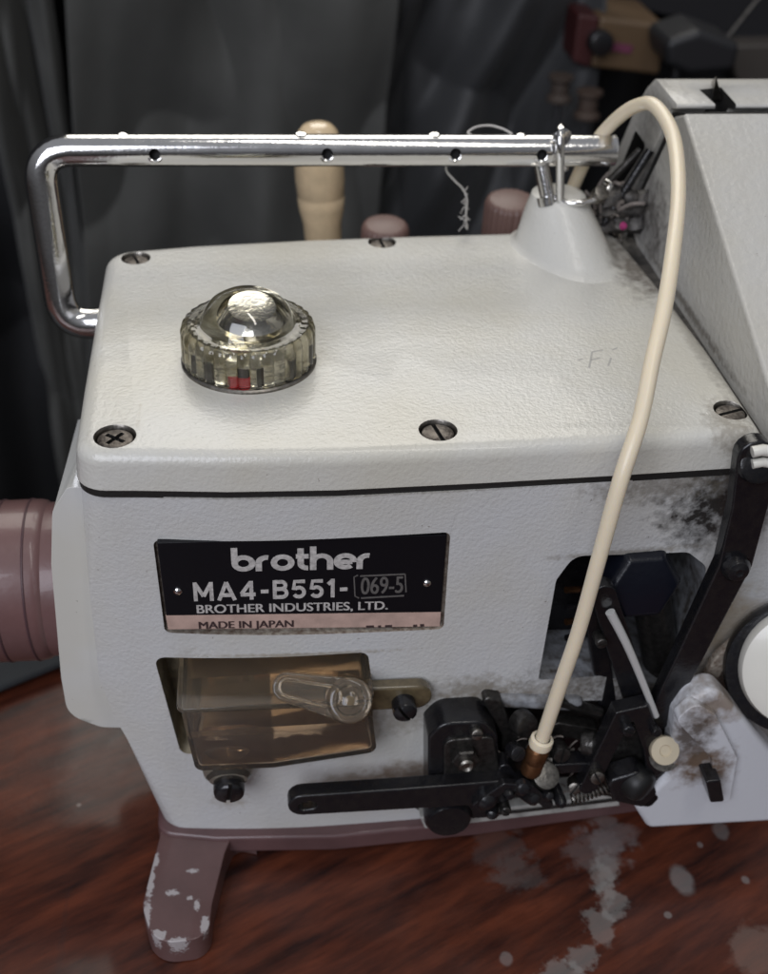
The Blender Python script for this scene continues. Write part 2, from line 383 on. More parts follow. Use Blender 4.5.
cut(body, [(cutter([(153, 540), (450.5, 532), (443.5, 629), (165, 632.5)], .2, .22), 'brownedge'),
    (cutter([(154, 657), (368, 652), (374, 700), (371, 740), (181, 754)], .3, 1.5), 'olive'),
    (cutter([(556, 580), (574, 556), (688, 552), (706, 566), (702, 610), (676, 690), (600, 676), (538, 680)], [.5, .5, .5, .5, .5, .3, .2, .15], 3.4), 'grimewhite'),
    (cutter([(432, 716), (470, 700), (640, 700), (676, 716), (676, 800), (436, 812)], .4, 3.0), 'grime'),
    (cutter([(390, 793), (640, 776), (650, 803), (440, 823)], .1, .9), 'grime')])
md = body.modifiers.new('b', 'BEVEL'); md.width = .13 * S; md.segments = 3; md.limit_method = 'ANGLE'; md.angle_limit = radians(50)
bake(body)
b2 = bmesh.new(); b2.from_mesh(body.data)
for k in [j / 5 for j in range(-2, 12)] + list(range(5, 40)):
    x = k * .5 * S
    bmesh.ops.bisect_plane(b2, geom=b2.verts[:] + b2.edges[:] + b2.faces[:], plane_co=(x, 0, 0), plane_no=(1, 0, 0))
for v in b2.verts: v.co.y += yf(min(max(v.co.x / S, -.6), 20)) * S * max(0, 1 - v.co.y / S / 6)
bme = bpy.data.meshes.new('body'); b2.to_mesh(bme); b2.free()
mats = list(body.data.materials); bpy.data.objects.remove(body)
for m_ in mats: bme.materials.append(m_)
for v in bme.vertices: v.co = v.co / S
body = obj('body', bme, 'body', mach, 38)
# black gasket between body and lid
def lidol():
    front = [(19.22, .06), (18.2, .05), (15, -.08), (11, -.2), (7, -.27), (4, -.16), (1.6, .06), (-.12, .18)]
    left = [(-.16, 4), (-.16, 8), (-.14, 12.95)]
    back = [(3, 13.45), (7, 13.8), (11, 14.0), (15, 14.1), (18.6, 14.0)]
    right = [(19.0, 9), (19.2, 5)]
    pts = front + left + back + right
    r = [1.0] + [0] * 6 + [1.15] + [0, 0] + [1.1] + [0] * 4 + [.9] + [0, 0]
    return fillet(pts, r, 8)
LO = lidol()
bm = newprism(inset(LO, .04), 'z', -.11, .13)
obj('gasket', bm, 'gasket', mach, 0)
# lid: stacked outlines giving the drafted sides and rounded shoulder
lv = [(.10, .05), (.15, .0), (ZT - .42, .06)]
for k in range(1, 8):
    t = k / 7 * pi / 2; lv.append((ZT - .42 + .42 * sin(t), .06 + .42 * (1 - cos(t))))
bm = bmesh.new(); rings = []
for z, d in lv: rings.append([bm.verts.new((x, y, z)) for x, y in inset(LO, d)])
N = len(LO)
for a, b in zip(rings, rings[1:]):
    for i in range(N): bm.faces.new((a[i], a[(i + 1) % N], b[(i + 1) % N], b[i]))
bm.faces.new(rings[0]); bm.faces.new(rings[-1])
lid = obj('lid', bm, 'lid', None, 0, origin=(0, 0, 0))
SCR = [(115, 436, .54), (438, 430, .51), (731, 410, .48), (136, 258, .47), (382, 242, .47)]
cs = []
for x, y, r in SCR:
    p = P(x, y, 'z', ZT); cs.append((nl((p.x, p.y, ZT - .5), (0, 0, 1), [(0, 0), (r, 0), (r, .44), (r + .05, .52), (r + .05, 1.2), (0, 1.2)], 32), 'steel'))
CAP = Vector((4.72, 5.0, ZT))
cut(lid, cs)
lme = lid.data; bpy.data.objects.remove(lid)
for v in lme.vertices: v.co = v.co / S
lid = obj('lid', lme, 'lid', mach, 38)
for i, (x, y, r) in enumerate(SCR):
    p = P(x, y, 'z', ZT)
    screw((p.x, p.y, ZT - .47), (0, 0, 1), r - .03, .40, 'oldscrew', mach, 'lid_screw', ang=[.9, .2, 1.9, .3, .1][i], cross=(i == 0))
# faint pencil marks on the lid
bm = bmesh.new()
for seg in (((592, 352), (589, 368)), ((592, 352), (603, 350)), ((591, 360), (600, 358)), ((578, 360), (583, 359)), ((612, 350), (617, 348)), ((611, 358), (608, 366))):
    a, b = [P(*q, 'z', ZT) for q in seg]; e = (b - a).normalized() * .03; nn = Vector((-e.y, e.x, 0))
    zz = Vector((0, 0, 1)); prism_pts = [a + nn, b + nn, b - nn, a - nn]
    vs = [bm.verts.new(q + zz * h_) for h_ in (-.02, .006) for q in prism_pts]
    bmesh.ops.convex_hull(bm, input=vs)
obj('pencil_mark', bm, simple('pencil_grey', (.36, .35, .33), .6), mach, 0)
# side cover at the left
so = fillet([(-.45, -.3), (-.95, -1.1), (-1.22, -3), (-1.5, -7.6), (-1.5, -9.3), (-.5, -9.95), (.75, -10.1), (.6, -.3)][::-1], [0, 0, .7, 1.0, 1.6, 1.8, .8, .2], 6)
bm = bmesh.new(); prism(bm, so, 'y', .95, 7.5)
bm.verts.ensure_lookup_table()
for v in bm.verts:
    if v.co.y > 5: v.co.z = -.25 - 2 if v.co.z > -2.3 else v.co.z
obj('side_cover', bm, 'side', mach, bevel=.42, seg=6)
# mauve pulley housing on the left
cy = [(0, -3), (2.62, -3), (2.70, -1.2), (2.70, 4.2), (2.66, 4.4), (2.58, 4.5), (2.58, 5.2), (0, 5.2)]
cyl = obj('pulley_housing', nl((-6.6, 5.0, -6.95), (1, 0, 0), cy, 96), simple('wrapped_mauve_film', (.15, .078, .075), .36, 0, [(160, .35), (500, .12)], coat=.25, var=.15), mach, 30)
bm = bmesh.new()
for xx, rr in ((-3.5, 2.73), (-2.6, 2.73)):
    lathe(bm, (xx, 5, -6.95), (1, .01, .02), [(rr - .05, -.05), (rr, -.03), (rr + .01, 0), (rr, .03), (rr - .05, .05)], 96)
obj('housing_seam', bm, simple('seam_dark_mauve', (.07, .035, .04), .4), cyl, 60)
# base plate and foot
bo = [(1.0, -.05), (3, -.45), (7, -.72), (12, -.52), (18, .0), (26, .3), (26, 12), (1, 12)]
bm = newprism(fillet(bo, [.6] + [0] * 7, 5), 'z', -15.0, -14.2)
obj('base_plate', bm, 'mauve', mach, bevel=.14)
fo = []
TL, TR, BL, BR = P(160, 836, 'z', FZ), P(238, 846, 'z', FZ), P(143, 905, 'z', FZ), P(212, 905, 'z', FZ)
e1 = P(152, 942, 'z', FZ); e2 = P(207, 935, 'z', FZ)
fo = fillet([(TL.x, TL.y + 1.6), (TL.x, TL.y), (BL.x - .02, BL.y), (e1.x + .05, e1.y - .1), (e2.x + .05, e2.y - .1), (BR.x, BR.y), (BR.x + .42, BR.y + 2.0), (BR.x + .75, BR.y + 2.9), (BR.x + 1.5, -.3)], [0, .4, .8, .95, .95, 1, 1, .6, 0], 7)
bm = newprism(fo, 'z', -15.47, FZ)
obj('foot', bm, 'foot', mach, bevel=.16, seg=4)
# name plate, set in its recess
PY = -.13
def PP(px, py, off=0): return P(px, py, 'y', PY - off)
q = [PP(*c) for c in ((157, 543), (447, 535), (440, 627), (168, 630))]
bm = newprism([(v.x, v.z) for v in q], 'y', PY, PY + .2)
plate = obj('name_plate', bm, 'plate', mach, 0, bevel=.03, seg=2)
q = [PP(*c) for c in ((165.8, 615.5), (440.8, 612), (439.7, 626.2), (168.3, 629.2))]
bm = newprism([(v.x, v.z) for v in q], 'y', PY - .008, PY + .05); obj('pink_strip', bm, 'pink', plate, 0)
for x, y in ((178, 591), (427, 583)):
    p = PP(x, y); obj('rivet', nl(p, (0, -1, 0), [(.13, -.02), (.12, .04), (.08, .08), (0, .1)], 20), 'chrome', plate)
def strokes(bm, segs, w, mapf, th):
    """flat lettering strokes; each a hair above the last so that none share a plane"""
    for i, s in enumerate(segs):
        s = [Vector(p) for p in s]; closed = (s[0] - s[-1]).length < 1e-5; n = len(s); L = []; Rr = []
        for k in range(n):
            if closed: a, b = s[(k - 1) % (n - 1)], s[(k + 1) % (n - 1)]
            else: a, b = s[max(k - 1, 0)], s[min(k + 1, n - 1)]
            e = (b - a).normalized(); nn = Vector((-e.y, e.x)) * w / 2; L.append(s[k] + nn); Rr.append(s[k] - nn)
        t = th + i * .0017
        top = [(bm.verts.new(mapf(l, t)), bm.verts.new(mapf(r, t))) for l, r in zip(L, Rr)]
        bot = [(bm.verts.new(mapf(l, -.01)), bm.verts.new(mapf(r, -.01))) for l, r in zip(L, Rr)]
        for k in range(n - 1):
            bm.faces.new((top[k][0], top[k][1], top[k + 1][1], top[k + 1][0]))
            bm.faces.new((top[k][0], top[k + 1][0], bot[k + 1][0], bot[k][0])); bm.faces.new((top[k][1], bot[k][1], bot[k + 1][1], top[k + 1][1]))
        if not closed:
            for k in (0, n - 1): bm.faces.new((top[k][0], bot[k][0], bot[k][1], top[k][1]))
    return bm
def arc(cx, cy_, r, a0, a1, n=18, ry=None): return [(cx + r * cos(radians(a0 + (a1 - a0) * k / n)), cy_ + (ry or r) * sin(radians(a0 + (a1 - a0) * k / n))) for k in range(n + 1)]
G = {'b': ([[(.13, 1.46), (.13, .5)], arc(.5, .5, .37, 0, 360)], 1.0),
     'r': ([[(.13, 0), (.13, .48)] , arc(.47, .50, .34, 180, 78, 10)], .64),
     'o': ([arc(.5, .5, .37, 0, 360)], 1.0),
     't': ([[(.26, 1.36), (.26, .42)], arc(.55, .42, .29, 180, 275, 10), [(.06, .87), (.60, .87)]], .66),
     'h': ([[(.13, 0), (.13, 1.46)], arc(.49, .52, .36, 172, 0, 14) + [(.85, 0)]], 1.0),
     'e': ([[(.2, .46), (.80, .46)], arc(.5, .5, .37, -8, 312, 24)], .98)}
a0, a1 = PP(232, 571.5), PP(369, 568.5); hgt = PP(232, 548).z - a0.z
u = (a1 - a0).normalized(); w_ = sum(G[c][1] for c in 'brother') - .1; su = (a1 - a0).length / w_; sv = hgt / 1.46
bm = bmesh.new(); xo = 0
for c in 'brother':
    g, adv = G[c]
    strokes(bm, g, .27, lambda p, t, xo=xo: a0 + u * ((p.x + xo) * su) + Vector((0, 0, p.y * sv)) + Vector((0, -t, 0)), .012); xo += adv
obj('logo_lettering', bm, 'letter', plate, 0)
def text(s, pl_, pr, pt, mat, off=.0, name='lettering', bold=.0):
    """words fitted between two baseline points with a cap height"""
    cu = bpy.data.curves.new('t', 'FONT'); cu.body = s; cu.size = 1; cu.extrude = .01; cu.offset = bold
    o = bpy.data.objects.new('t', cu); C.objects.link(o); bpy.context.view_layer.update()
    dg = bpy.context.evaluated_depsgraph_get(); me = bpy.data.meshes.new_from_object(o.evaluated_get(dg), depsgraph=dg); bpy.data.objects.remove(o)
    xs = [v.co.x for v in me.vertices]; ys = [v.co.y for v in me.vertices]; x0, x1 = min(xs), max(xs)
    caps = max(ys); A, B = PP(*pl_), PP(*pr); T = PP(*pt); U = (B - A).normalized(); wd = (B - A).length; hh = T.z - A.z
    for v in me.vertices:
        uu = (v.co.x - x0) / (x1 - x0) * wd; vv = v.co.y / caps * hh
        v.co = A + U * uu + Vector((0, -(.012 + off) - v.co.z * .3, vv))
    b3 = bmesh.new(); b3.from_mesh(me); b4 = bmesh.new(); b4.from_mesh(me)
    for v in b4.verts: v.co += U * .022 + Vector((0, -.002, 0))
    m4 = bpy.data.meshes.new('x'); b4.to_mesh(m4); b3.from_mesh(m4); bpy.data.meshes.remove(m4); b4.free()
    return obj(name, b3, mat, plate, 0)
G2 = {'M': ([[(.1, 0), (.1, 1)], [(.1, .97), (.48, .25)], [(.48, .25), (.86, .97)], [(.86, 0), (.86, 1)]], 1.12),
      'A': ([[(.08, 0), (.46, .97)], [(.46, .97), (.84, 0)], [(.2, .28), (.72, .28)]], 1.06), '4': ([[(.58, 0), (.58, 1)], [(.56, .95), (.1, .32)], [(.06, .28), (.78, .28)]], .98),
      '-': ([[(.05, .42), (.42, .42)]], .60), 'B': ([[(.12, 0), (.12, 1)], [(.12, .92), (.45, .92)] + arc(.45, .73, .19, 85, -90, 8) + [(.12, .54)], [(.12, .09), (.47, .09)] + arc(.47, .31, .22, -85, 90, 8) + [(.14, .53)]], .90),
      '5': ([[(.68, .91), (.18, .91), (.13, .5)] + arc(.38, .33, .25, 125, -150, 16)], .86), '1': ([[(.3, 0), (.3, 1)], [(.3, .93), (.08, .72)]], .60)}
a0, a1 = PP(194, 601), PP(351, 596.5); hgt = PP(194, 582.5).z - a0.z; u = (a1 - a0).normalized(); su = (a1 - a0).length / sum(G2[c][1] for c in 'MA4-B551-')
bm = bmesh.new(); xo = 0
for c in 'MA4-B551-':
    g, adv = G2[c]; strokes(bm, g, .185, lambda p, t, xo=xo: a0 + u * ((p.x + xo) * su) + Vector((0, 0, p.y * hgt)) + Vector((0, -t, 0)), .012); xo += adv
obj('model_lettering', bm, 'letter', plate, 0)
text('BROTHER INDUSTRIES, LTD.', (197, 613), (387, 609.0), (197, 604.8), 'letter', bold=.0)
text('069-5', (360.5, 594), (402, 592.3), (360.5, 577.5), 'dimletter', name='serial_number', bold=.0)
text('MADE IN JAPAN', (199, 628.2), (293, 626.4), (199, 621.4), 'inkletter', off=.012, bold=.0)
bm = bmesh.new(); mp = lambda p, t: PP(p.x, p.y) + Vector((0, -t, 0))
strokes(bm, [[(358, 575), (354, 577), (355, 596), (359, 598)], [(360, 576), (405, 574)], [(405, 574), (406, 592)], [(361, 598), (404, 595.5)]], 1.3, mp, .01)
obj('serial_frame', bm, 'dimletter', plate, 0)
bm = bmesh.new()
strokes(bm, [[(366, 626.5), (374, 626.2)], [(378, 626.4), (381, 626.2)], [(385, 626), (392, 625.8)], [(413, 625.6), (417, 625.4)], [(420, 625), (424, 624.8)]], 2.2, mp, .016)
obj('worn_marking', bm, 'inkletter', plate, 0)
# ---------------------------------------------------------------- oil sight cap
cap = obj('oil_cap', nl(CAP + Vector((0, 0, .12)), (0, 0, 1),
    [(1.60, .0), (1.95, .0), (1.98, .08), (1.97, .95), (1.91, 1.10), (1.76, 1.18), (1.56, 1.17), (1.42, 1.19), (1.36, 1.30), (1.26, 1.55), (1.06, 1.80), (.75, 1.98), (.4, 2.07), (0, 2.10),
     (0, 2.04), (.4, 2.01), (.72, 1.92), (1.01, 1.75), (1.2, 1.52), (1.30, 1.28), (1.36, 1.10), (1.56, 1.09), (1.76, 1.09), (1.87, .94), (1.89, .08), (1.60, .08), (1.60, 0)], 270,
    scallop=lambda t, i: (.050 * (abs(sin(t * 17)) ** .6) - .035) if 0 < i < 6 else 0), 'clear', mach, 50)
obj('cap_seat', nl(CAP, (0, 0, 1), [(0, 0), (2.03, 0), (2.03, .07), (1.98, .11), (0, .11)], 64), 'steel', cap)
obj('inner_cup', nl(CAP + Vector((0, 0, .13)), (0, 0, 1), [(0, 0), (1.66, 0), (1.64, .62), (1.55, .86), (1.3, .98), (1.12, .92), (1.0, .6), (0, .5)], 64), simple('cup_pale_metal', (.86, .82, .70), .2, .75, [(220, .9)], var=.4, vscale=160, varcol=(.45, .39, .22)), cap)
bm = bmesh.new()
for k in (0, 1, 3, 4, 7, 8, 12, 13, 15, 16, 18, 20):
    t = 2 * pi * k / 21 + .1; c = CAP + Vector((cos(t) * 1.66, sin(t) * 1.66, .16)); e = Vector((-sin(t), cos(t), 0)); nr = Vector((cos(t), sin(t), 0))
    vs = [bm.verts.new(c + e * (.12 * i) + nr * (.06 * j) + Vector((0, 0, .55 * k_))) for i in (-1, 1) for j in (-1, 1) for k_ in (0, 1)]
    bmesh.ops.convex_hull(bm, input=vs)
obj('inner_ribs', bm, simple('dark_gap_rib', (.07, .06, .045), .4, .2), cap, 0)
fl = P(240, 384, 'z', ZT + .2)
obj('red_float', newprism([(fl.x - .26, fl.y - .02), (fl.x + .3, fl.y - .04), (fl.x + .27, fl.y + .2), (fl.x - .24, fl.y + .2)], 'z', ZT + .13, ZT + .45), 'red', cap, bevel=.03)
obj('sight_ball', nl(CAP + Vector((.1, 0, .9)), (0, 0, 1), [(0, 0), (.5, .05), (.62, .25), (.5, .5), (0, .62)], 32), 'chrome', cap)
# ---------------------------------------------------------------- thread guide bar
BY = 13.0
def PB(px, py): return P(px, py, 'y', BY)
L0, L1 = PB(300, 150.3), PB(614, 150.3)
e = (L1 - L0).normalized()
path = [L1, L0, L0 - e * 6.6]
c0 = L0 - e * 7.3
corner = L0 - e * 8.72
legb = Vector((-1.2, 11.6, -.55)); legt = corner + Vector((0, 0, 0))
def bend(a, b, c, r, n=9):
    a, b, c = Vector(a), Vector(b), Vector(c); p0 = b + (a - b).normalized() * r; p1 = b + (c - b).normalized() * r
    return [p0 * (1 - s) ** 2 + b * 2 * s * (1 - s) + p1 * s * s for s in [k / n for k in range(n + 1)]]
lb = P(64, 326, 'y', 11.8)
pts = [L1] + [L1 + (L0 - L1) * k / 12 for k in range(1, 12)] + bend(L0, corner, lb, 1.15) + bend(corner, lb, Vector((1.5, 11.8, lb.z + .25)), 1.1) + [Vector((1.5, 11.8, lb.z + .25))]
bar = obj('thread_guide_bar', tube(bmesh.new(), pts, .54, 40), 'chrome', None, 40, origin=(0, 0, 0))
holes = [(155, 154), (327, 153.5), (455, 153.5), (541, 154.5)]
cs = []
for x, y in holes:
    # the hole axis points at the operator and a little up
    p = P(x, y, 'y', BY - .38); cs.append((nl(p + Vector((0, .25, -.1)), (0, -1, .35), [(0, 0), (.19, 0), (.19, 1), (0, 1)], 20), 'gasket'))
cut(bar, cs)
bme = bar.data; bpy.data.objects.remove(bar)
for v in bme.vertices: v.co = v.co / S
bar = obj('thread_guide_bar', bme, 'chrome', mach, 40)
for x, y in holes:
    p = P(x, y, 'y', BY - .45)
    bm = bmesh.new(); d = Vector((0, -1, .28)).normalized(); a, b, _ = frame(d)
    tube(bm, [p + (a * cos(2 * pi * k / 24) + b * sin(2 * pi * k / 24)) * .24 for k in range(25)], .06, 8)
    obj('hole_rim', bm, 'chrome', bar)
for x, y in ((122, 134), (301, 133), (435, 133.5), (522, 134.5)):
    p = P(x, y, 'y', BY); obj('top_eyelet', nl(p - Vector((0, 0, .08)), (0, -.2, 1), [(.2, 0), (.19, .05), (.12, .08), (0, .06)], 20), 'chrome', bar)
obj('end_rim', nl(L1 - e * .06, e, [(.53, 0), (.545, .03), (.50, .08), (.3, .09), (0, .03)], 32), 'steel', bar)
# boss on the lid: half cone rising to the post
top = [P(x, y, 'z', 2.9) for x, y in ((541, 207), (552, 203), (563, 203), (578, 204), (588, 207))]
BC = Vector((16.05, 12.75, ZT - .05))
bm = nl(BC, (0, 0, 1), [(1.95, 0), (1.82, .06), (1.70, .13), (1.60, .24), (1.25, 1.2), (1.02, 1.72), (.95, 1.86), (.8, 1.9), (0, 1.9)], 56)
for v in bm.verts:                        # lean the cone: its front runs down long, its crown sits back
    k = (v.co.z - BC.z) / 1.9; d = v.co - BC
    if d.y < 0: v.co.y *= 1; v.co.y += d.y * .75 * (1 - k); v.co.x += -d.y * .28 * (1 - k)
    v.co.y += .35 * k; v.co.x += -.22 * k + .1
obj('bar_mount', bm, 'lid', mach, 50)
pt = P(541, 205, 'y', 12.6); pb2 = P(541, 168, 'y', 12.95)
obj('post', tube(bmesh.new(), [P(549, 206, 'y', 12.5), P(541, 165, 'y', 13.0)], .26, 24), 'chrome', mach)
obj('post_collar', tube(bmesh.new(), [P(548, 205, 'y', 12.5), P(546.5, 196, 'y', 12.6)], .36, 24), 'chrome', mach)
# hook looped over the bar
hk = [P(560, 200, 'y', 12.3), P(560, 175, 'y', 12.25), P(560, 150, 'y', 12.25), P(560, 135, 'y', 12.45), P(561, 127, 'y', 12.9), P(563, 129, 'y', 13.4), P(564, 140, 'y', 13.7), P(564, 170, 'y', 13.75)]
obj('wire_hook', tube(bmesh.new(), smoothpath(hk, 6), .15, 14), 'chrome', mach)
hk = [P(559, 198, 'y', 12.3), P(566, 203, 'y', 12.2), P(580, 203, 'y', 12.1), P(593, 200, 'y', 12.2), P(603, 194, 'y', 12.3), P(610, 186, 'y', 12.5), P(606, 182, 'y', 12.8)]
obj('wire_hook', tube(bmesh.new(), smoothpath(hk, 6), .12, 12), 'chrome', mach)
obj('guide_disc', nl(P(562, 136, 'y', 12.55), (0, -1, .2), [(0, -.1), (.3, -.1), (.33, 0), (.28, .1), (0, .13)], 28), 'chrome', mach)
obj('guide_stud', nl(P(597, 197, 'y', 12.4), (.2, -.6, .7), disc(.28, .4, .06), 20), 'steel', mach)
# mauve tension knobs rising behind the lid
def knob(px, py, y, r, h):
    c = P(px, py, 'y', y) ; c.z -= h
    o = obj('tension_knob', nl(c, (0, -.1, 1), [(0, 0), (r * .98, 0), (r, h * .2), (r, h * .86), (r * .92, h * .97), (r * .8, h), (0, h + .08)], 120, scallop=lambda t, i: .05 * (sin(t * 26) > 0) if 0 < i < 5 else 0), 'knob', mach, 50)
knob(511, 197, 17, 1.0, 1.8); knob(385, 222, 18, .92, 1.8)
# ---------------------------------------------------------------- right-hand housing
HX = 19.35
def PH(px, py): p = P(px, py, 'x', HX); return (p.y, p.z)
fr = [PH(684, 114), PH(774, 404), (-.9, 1.5), (-.9, .3), (12.6, .3), PH(633, 236), PH(632, 212), PH(665, 142), PH(673, 116)]
bm = newprism(fillet(fr, [.12, .3, .3, 0, 0, .2, .3, .3, .3], 4), 'x', HX, 27)
obj('head_housing', bm, 'housing', mach, bevel=.16, seg=4)
rr = [PH(682, 110), PH(670, 108), PH(658, 140), PH(626, 208), (15.2, .3), (18.8, .3), PH(597, 200), PH(636, 108), PH(647, 88), PH(656, 78)]
rr = [(a, b) for a, b in rr]
bm = newprism(fillet(rr, [.1, .3, .2, .1, 0, 0, .3, .6, .5, .5], 4), 'x', HX - .02, 27)
rear = obj('rear_housing', bm, 'housing', None, 0, origin=(0, 0, 0), bevel=.38, seg=5)
bake(rear)
slot = fillet([PH(636, 130), PH(647, 146), PH(622, 186), PH(612, 190)], .15)
tp = [P(x, y, 'z', 6.9) for x, y in ((700, 84), (722, 82), (745, 104), (727, 105))]
cut(rear, [(newprism(slot, 'x', HX - 1, HX + 1.2), 'gasket'), (newprism([(v.x, v.y) for v in tp], 'z', 5.8, 9), 'gasket')])
rme = rear.data; bpy.data.objects.remove(rear)
for v in rme.vertices: v.co = v.co / S
rear = obj('rear_housing', rme, 'housing', mach, 38)
sm = [PH(683, 113), PH(671, 112), PH(661, 141), PH(630, 209), (15, .4), (12, .4), (10.5, 6)]
obj('gap_shade_filler', newprism(sm, 'x', HX + .05, 26.9), 'gasket', mach, 0)  # dark filler standing in for shade in the gap between the housings
pt = P(716, 100, 'z', 6.6)
bm = bmesh.new(); vs = [bm.verts.new(P(x, y, 'z', z)) for x, y, z in ((708, 86, 6.2), (716, 76, 7.5), (722, 100, 6.4), (712, 100, 6.3), (718, 84, 6.9))]
bmesh.ops.convex_hull(bm, input=vs); obj('spring_blade', bm, 'steel', rear, 0)
# dark filler in the groove between lid and housing, plus grime lumps
obj('dark_groove_filler', newprism([(18.0, 14.2), (HX + .1, 14.2), (HX + .1, -.2), (18.8, -.1)], 'z', -.1, .85), 'grime', mach, 0)
bm = bmesh.new()
random.seed(3)
for k in range(46):
    px = random.gauss(612, 11); py = random.gauss(214, 14); p = P(px, py, 'y', 13.2 + random.random() * .9)
    d = Vector((random.gauss(0, 1), random.gauss(0, 1), random.gauss(0, .8))) * .45
    tube(bm, smoothpath([p, p + d * .5 + Vector((0, 0, .1)), p + d], 3), .035 + random.random() * .05, 5)
obj('lint_tangle', bm, 'lint', mach)
bm = bmesh.new()
for k in range(9):
    p = P(604 + k * 5, 222 - (k % 3) * 12, 'y', 13.6); c = nl(p, (random.random() - .5, random.random() - .5, 1), [(0, -.35), (.4, -.2), (.5, .05), (.3, .3), (0, .35)], 9)
    for v in c.verts: v.co += Vector((random.gauss(0, .06), random.gauss(0, .06), random.gauss(0, .06)))
    me = bpy.data.meshes.new('x'); c.to_mesh(me); c.free(); bm.from_mesh(me); bpy.data.meshes.remove(me)
obj('caked_lint', bm, 'grime', mach, 60)
obj('magenta_lint', nl(P(623, 226, 'y', 12.8), (.3, -1, .4), [(0, -.1), (.16, 0), (.1, .12), (0, .16)], 8), 'magenta', mach)
obj('tension_rod', tube(bmesh.new(), [P(585, 205, 'y', 13.6), P(640, 150, 'y', 14.2)], .14, 12), 'dark_steel', mach)
obj('tension_rod', tube(bmesh.new(), [P(600, 230, 'y', 13.3), P(650, 150, 'y', 13.6)], .16, 12), 'black', mach)
# ---------------------------------------------------------------- clear oil reservoir
RY = -1.25
def PR(px, py, y=RY): p = P(px, py, 'y', y); return p
A = PR(181, 712); B_ = PR(371, 704); Cc = PR(377, 752); D_ = PR(268, 768); E_ = PR(196, 771)
ro = fillet([(A.x, A.z), (E_.x, E_.z), (D_.x + .2, D_.z), (Cc.x, Cc.z), (B_.x, B_.z)], [.15, .3, .2, .3, .25], 4)
bm = bmesh.new(); prism(bm, ro, 'y', RY, 1.25)
inn = inset(ro, .14); 
res = obj('oil_reservoir', bm, 'amber', None, 0, origin=(0, 0, 0))
cut(res, [(newprism(inn, 'y', RY + .14, 1.1), 'amber')])
md = res.modifiers.new('b', 'BEVEL'); md.width = .07 * S; md.segments = 3; md.limit_method = 'ANGLE'; md.angle_limit = radians(40); bake(res)
rme = res.data; bpy.data.objects.remove(res)
for v in rme.vertices: v.co = v.co / S
res = obj('oil_reservoir', rme, 'amber', mach, 38)
pool = [(x, min(z, A.z - 1.0)) for x, z in inset(ro, .16)]
obj('oil', newprism(pool, 'y', RY + .17, 1.0), clear('old_machine_oil', (.84, .70, .55), .03, 1.0), res, 0)
lt = newprism(fillet([(A.x - .12, RY - .1), (B_.x + .1, RY - .1), (B_.x + .1, 1.25), (A.x - .12, 1.25)], .25, 4), 'z', A.z + .02, A.z + .2)
obj('reservoir_lid', lt, 'ambersolid', res, bevel=.05)
# latch: round hub with a paddle, its face tipped up at the operator
LC = P(349, 700, 'y', -1.3); ld = Vector((0, -.72, .69)).normalized(); lu = Vector((1, 0, 0)); lw = ld.cross(lu); lw = -lw if lw.z < 0 else lw
tipp = None
r_ = FW + RT * ((287 - 384) / F) - UP * ((687 - 487) / F); tt = (LC - CAM).dot(ld) / r_.dot(ld); tipw = CAM + r_ * tt
tu, tv = (tipw - LC).dot(lu), (tipw - LC).dot(lw)
def latchbar(w0, w1, h0, h1):
    bm = bmesh.new(); o2 = bar2d([(0, 0), (tu, tv)], [w0, w1], 12); vs = []
    l0 = [bm.verts.new(LC + lu * x + lw * y + ld * h0) for x, y in o2]; l1 = [bm.verts.new(LC + lu * x + lw * y + ld * h1) for x, y in o2]
    n = len(o2)
    for i in range(n): bm.faces.new((l0[i], l0[(i + 1) % n], l1[(i + 1) % n], l1[i]))
    bm.faces.new(l0); bm.faces.new(l1); return bm
lat = obj('reservoir_latch', latchbar(1.35, .9, .0, .30), 'ambersolid', res, bevel=.08)
bm = bmesh.new(); o2 = bar2d([(tu * .32, tv * .32), (tu, tv)], [.62, .5], 10)
tube(bm, [LC + lu * x + lw * y + ld * .30 for x, y in o2 + o2[:1]], .07, 8, cap=False); obj('latch_ridge', bm, 'ambersolid', lat, 60)
obj('latch_hub', nl(LC, ld, [(0, -1.1), (.68, -1.1), (.74, -.85), (.64, -.72), (.74, -.52), (.66, -.34), (.74, -.12), (.70, .1), (.68, .38), (.58, .46), (.46, .44), (.42, .32), (.26, .32), (.24, .42), (.12, .46), (0, .46)], 40), 'ambersolid', lat, 60)
obj('hub_pin', nl(LC, ld, [(0, -.7), (.14, -.7), (.14, .3), (0, .32)], 16), simple('olive_pin', (.16, .12, .06), .4, .4), lat)
# screws that hold the reservoir
c = P(229, 785, 'y', -1.0)
obj('screw_boss', nl(c + Vector((0, .45, .42)), (0, -.9, -.35), [(0, -.6), (.95, -.6), (.88, 0), (.76, .35), (.6, .5), (0, .5)], 30), 'ambersolid', res)
screw(c + Vector((0, .2, -.05)), (0, -1, -.15), .50, .55, 'black', res, 'screw', ang=1.45)
o2 = bar2d([(P(372, 697, 'y', -.6).x, P(372, 697, 'y', -.6).z), (P(416, 695, 'y', -.6).x, P(416, 695, 'y', -.6).z)], 1.0, 10)
obj('side_tab', newprism(o2, 'y', -.75, -.28), simple('dark_oily_tab', (.13, .10, .055), .25, 0, coat=.5, var=.5, vscale=250), res, bevel=.12)
screw(P(404, 706, 'y', -.9), (0, -1, .0), .38, .35, 'black', res, 'screw', ang=2.2, dome=.1)
# ---------------------------------------------------------------- black levers and linkage
def FPt(px, py, y): p = P(px, py, 'y', y); return (p.x, p.z)
def flatbar(name, px, w, y0, y1, mat='black', parent=mach, bev=.06):
    return obj(name, newprism(bar2d([FPt(x, y, y0) for x, y in px], w), 'y', y0, y1), mat, parent, bevel=bev)
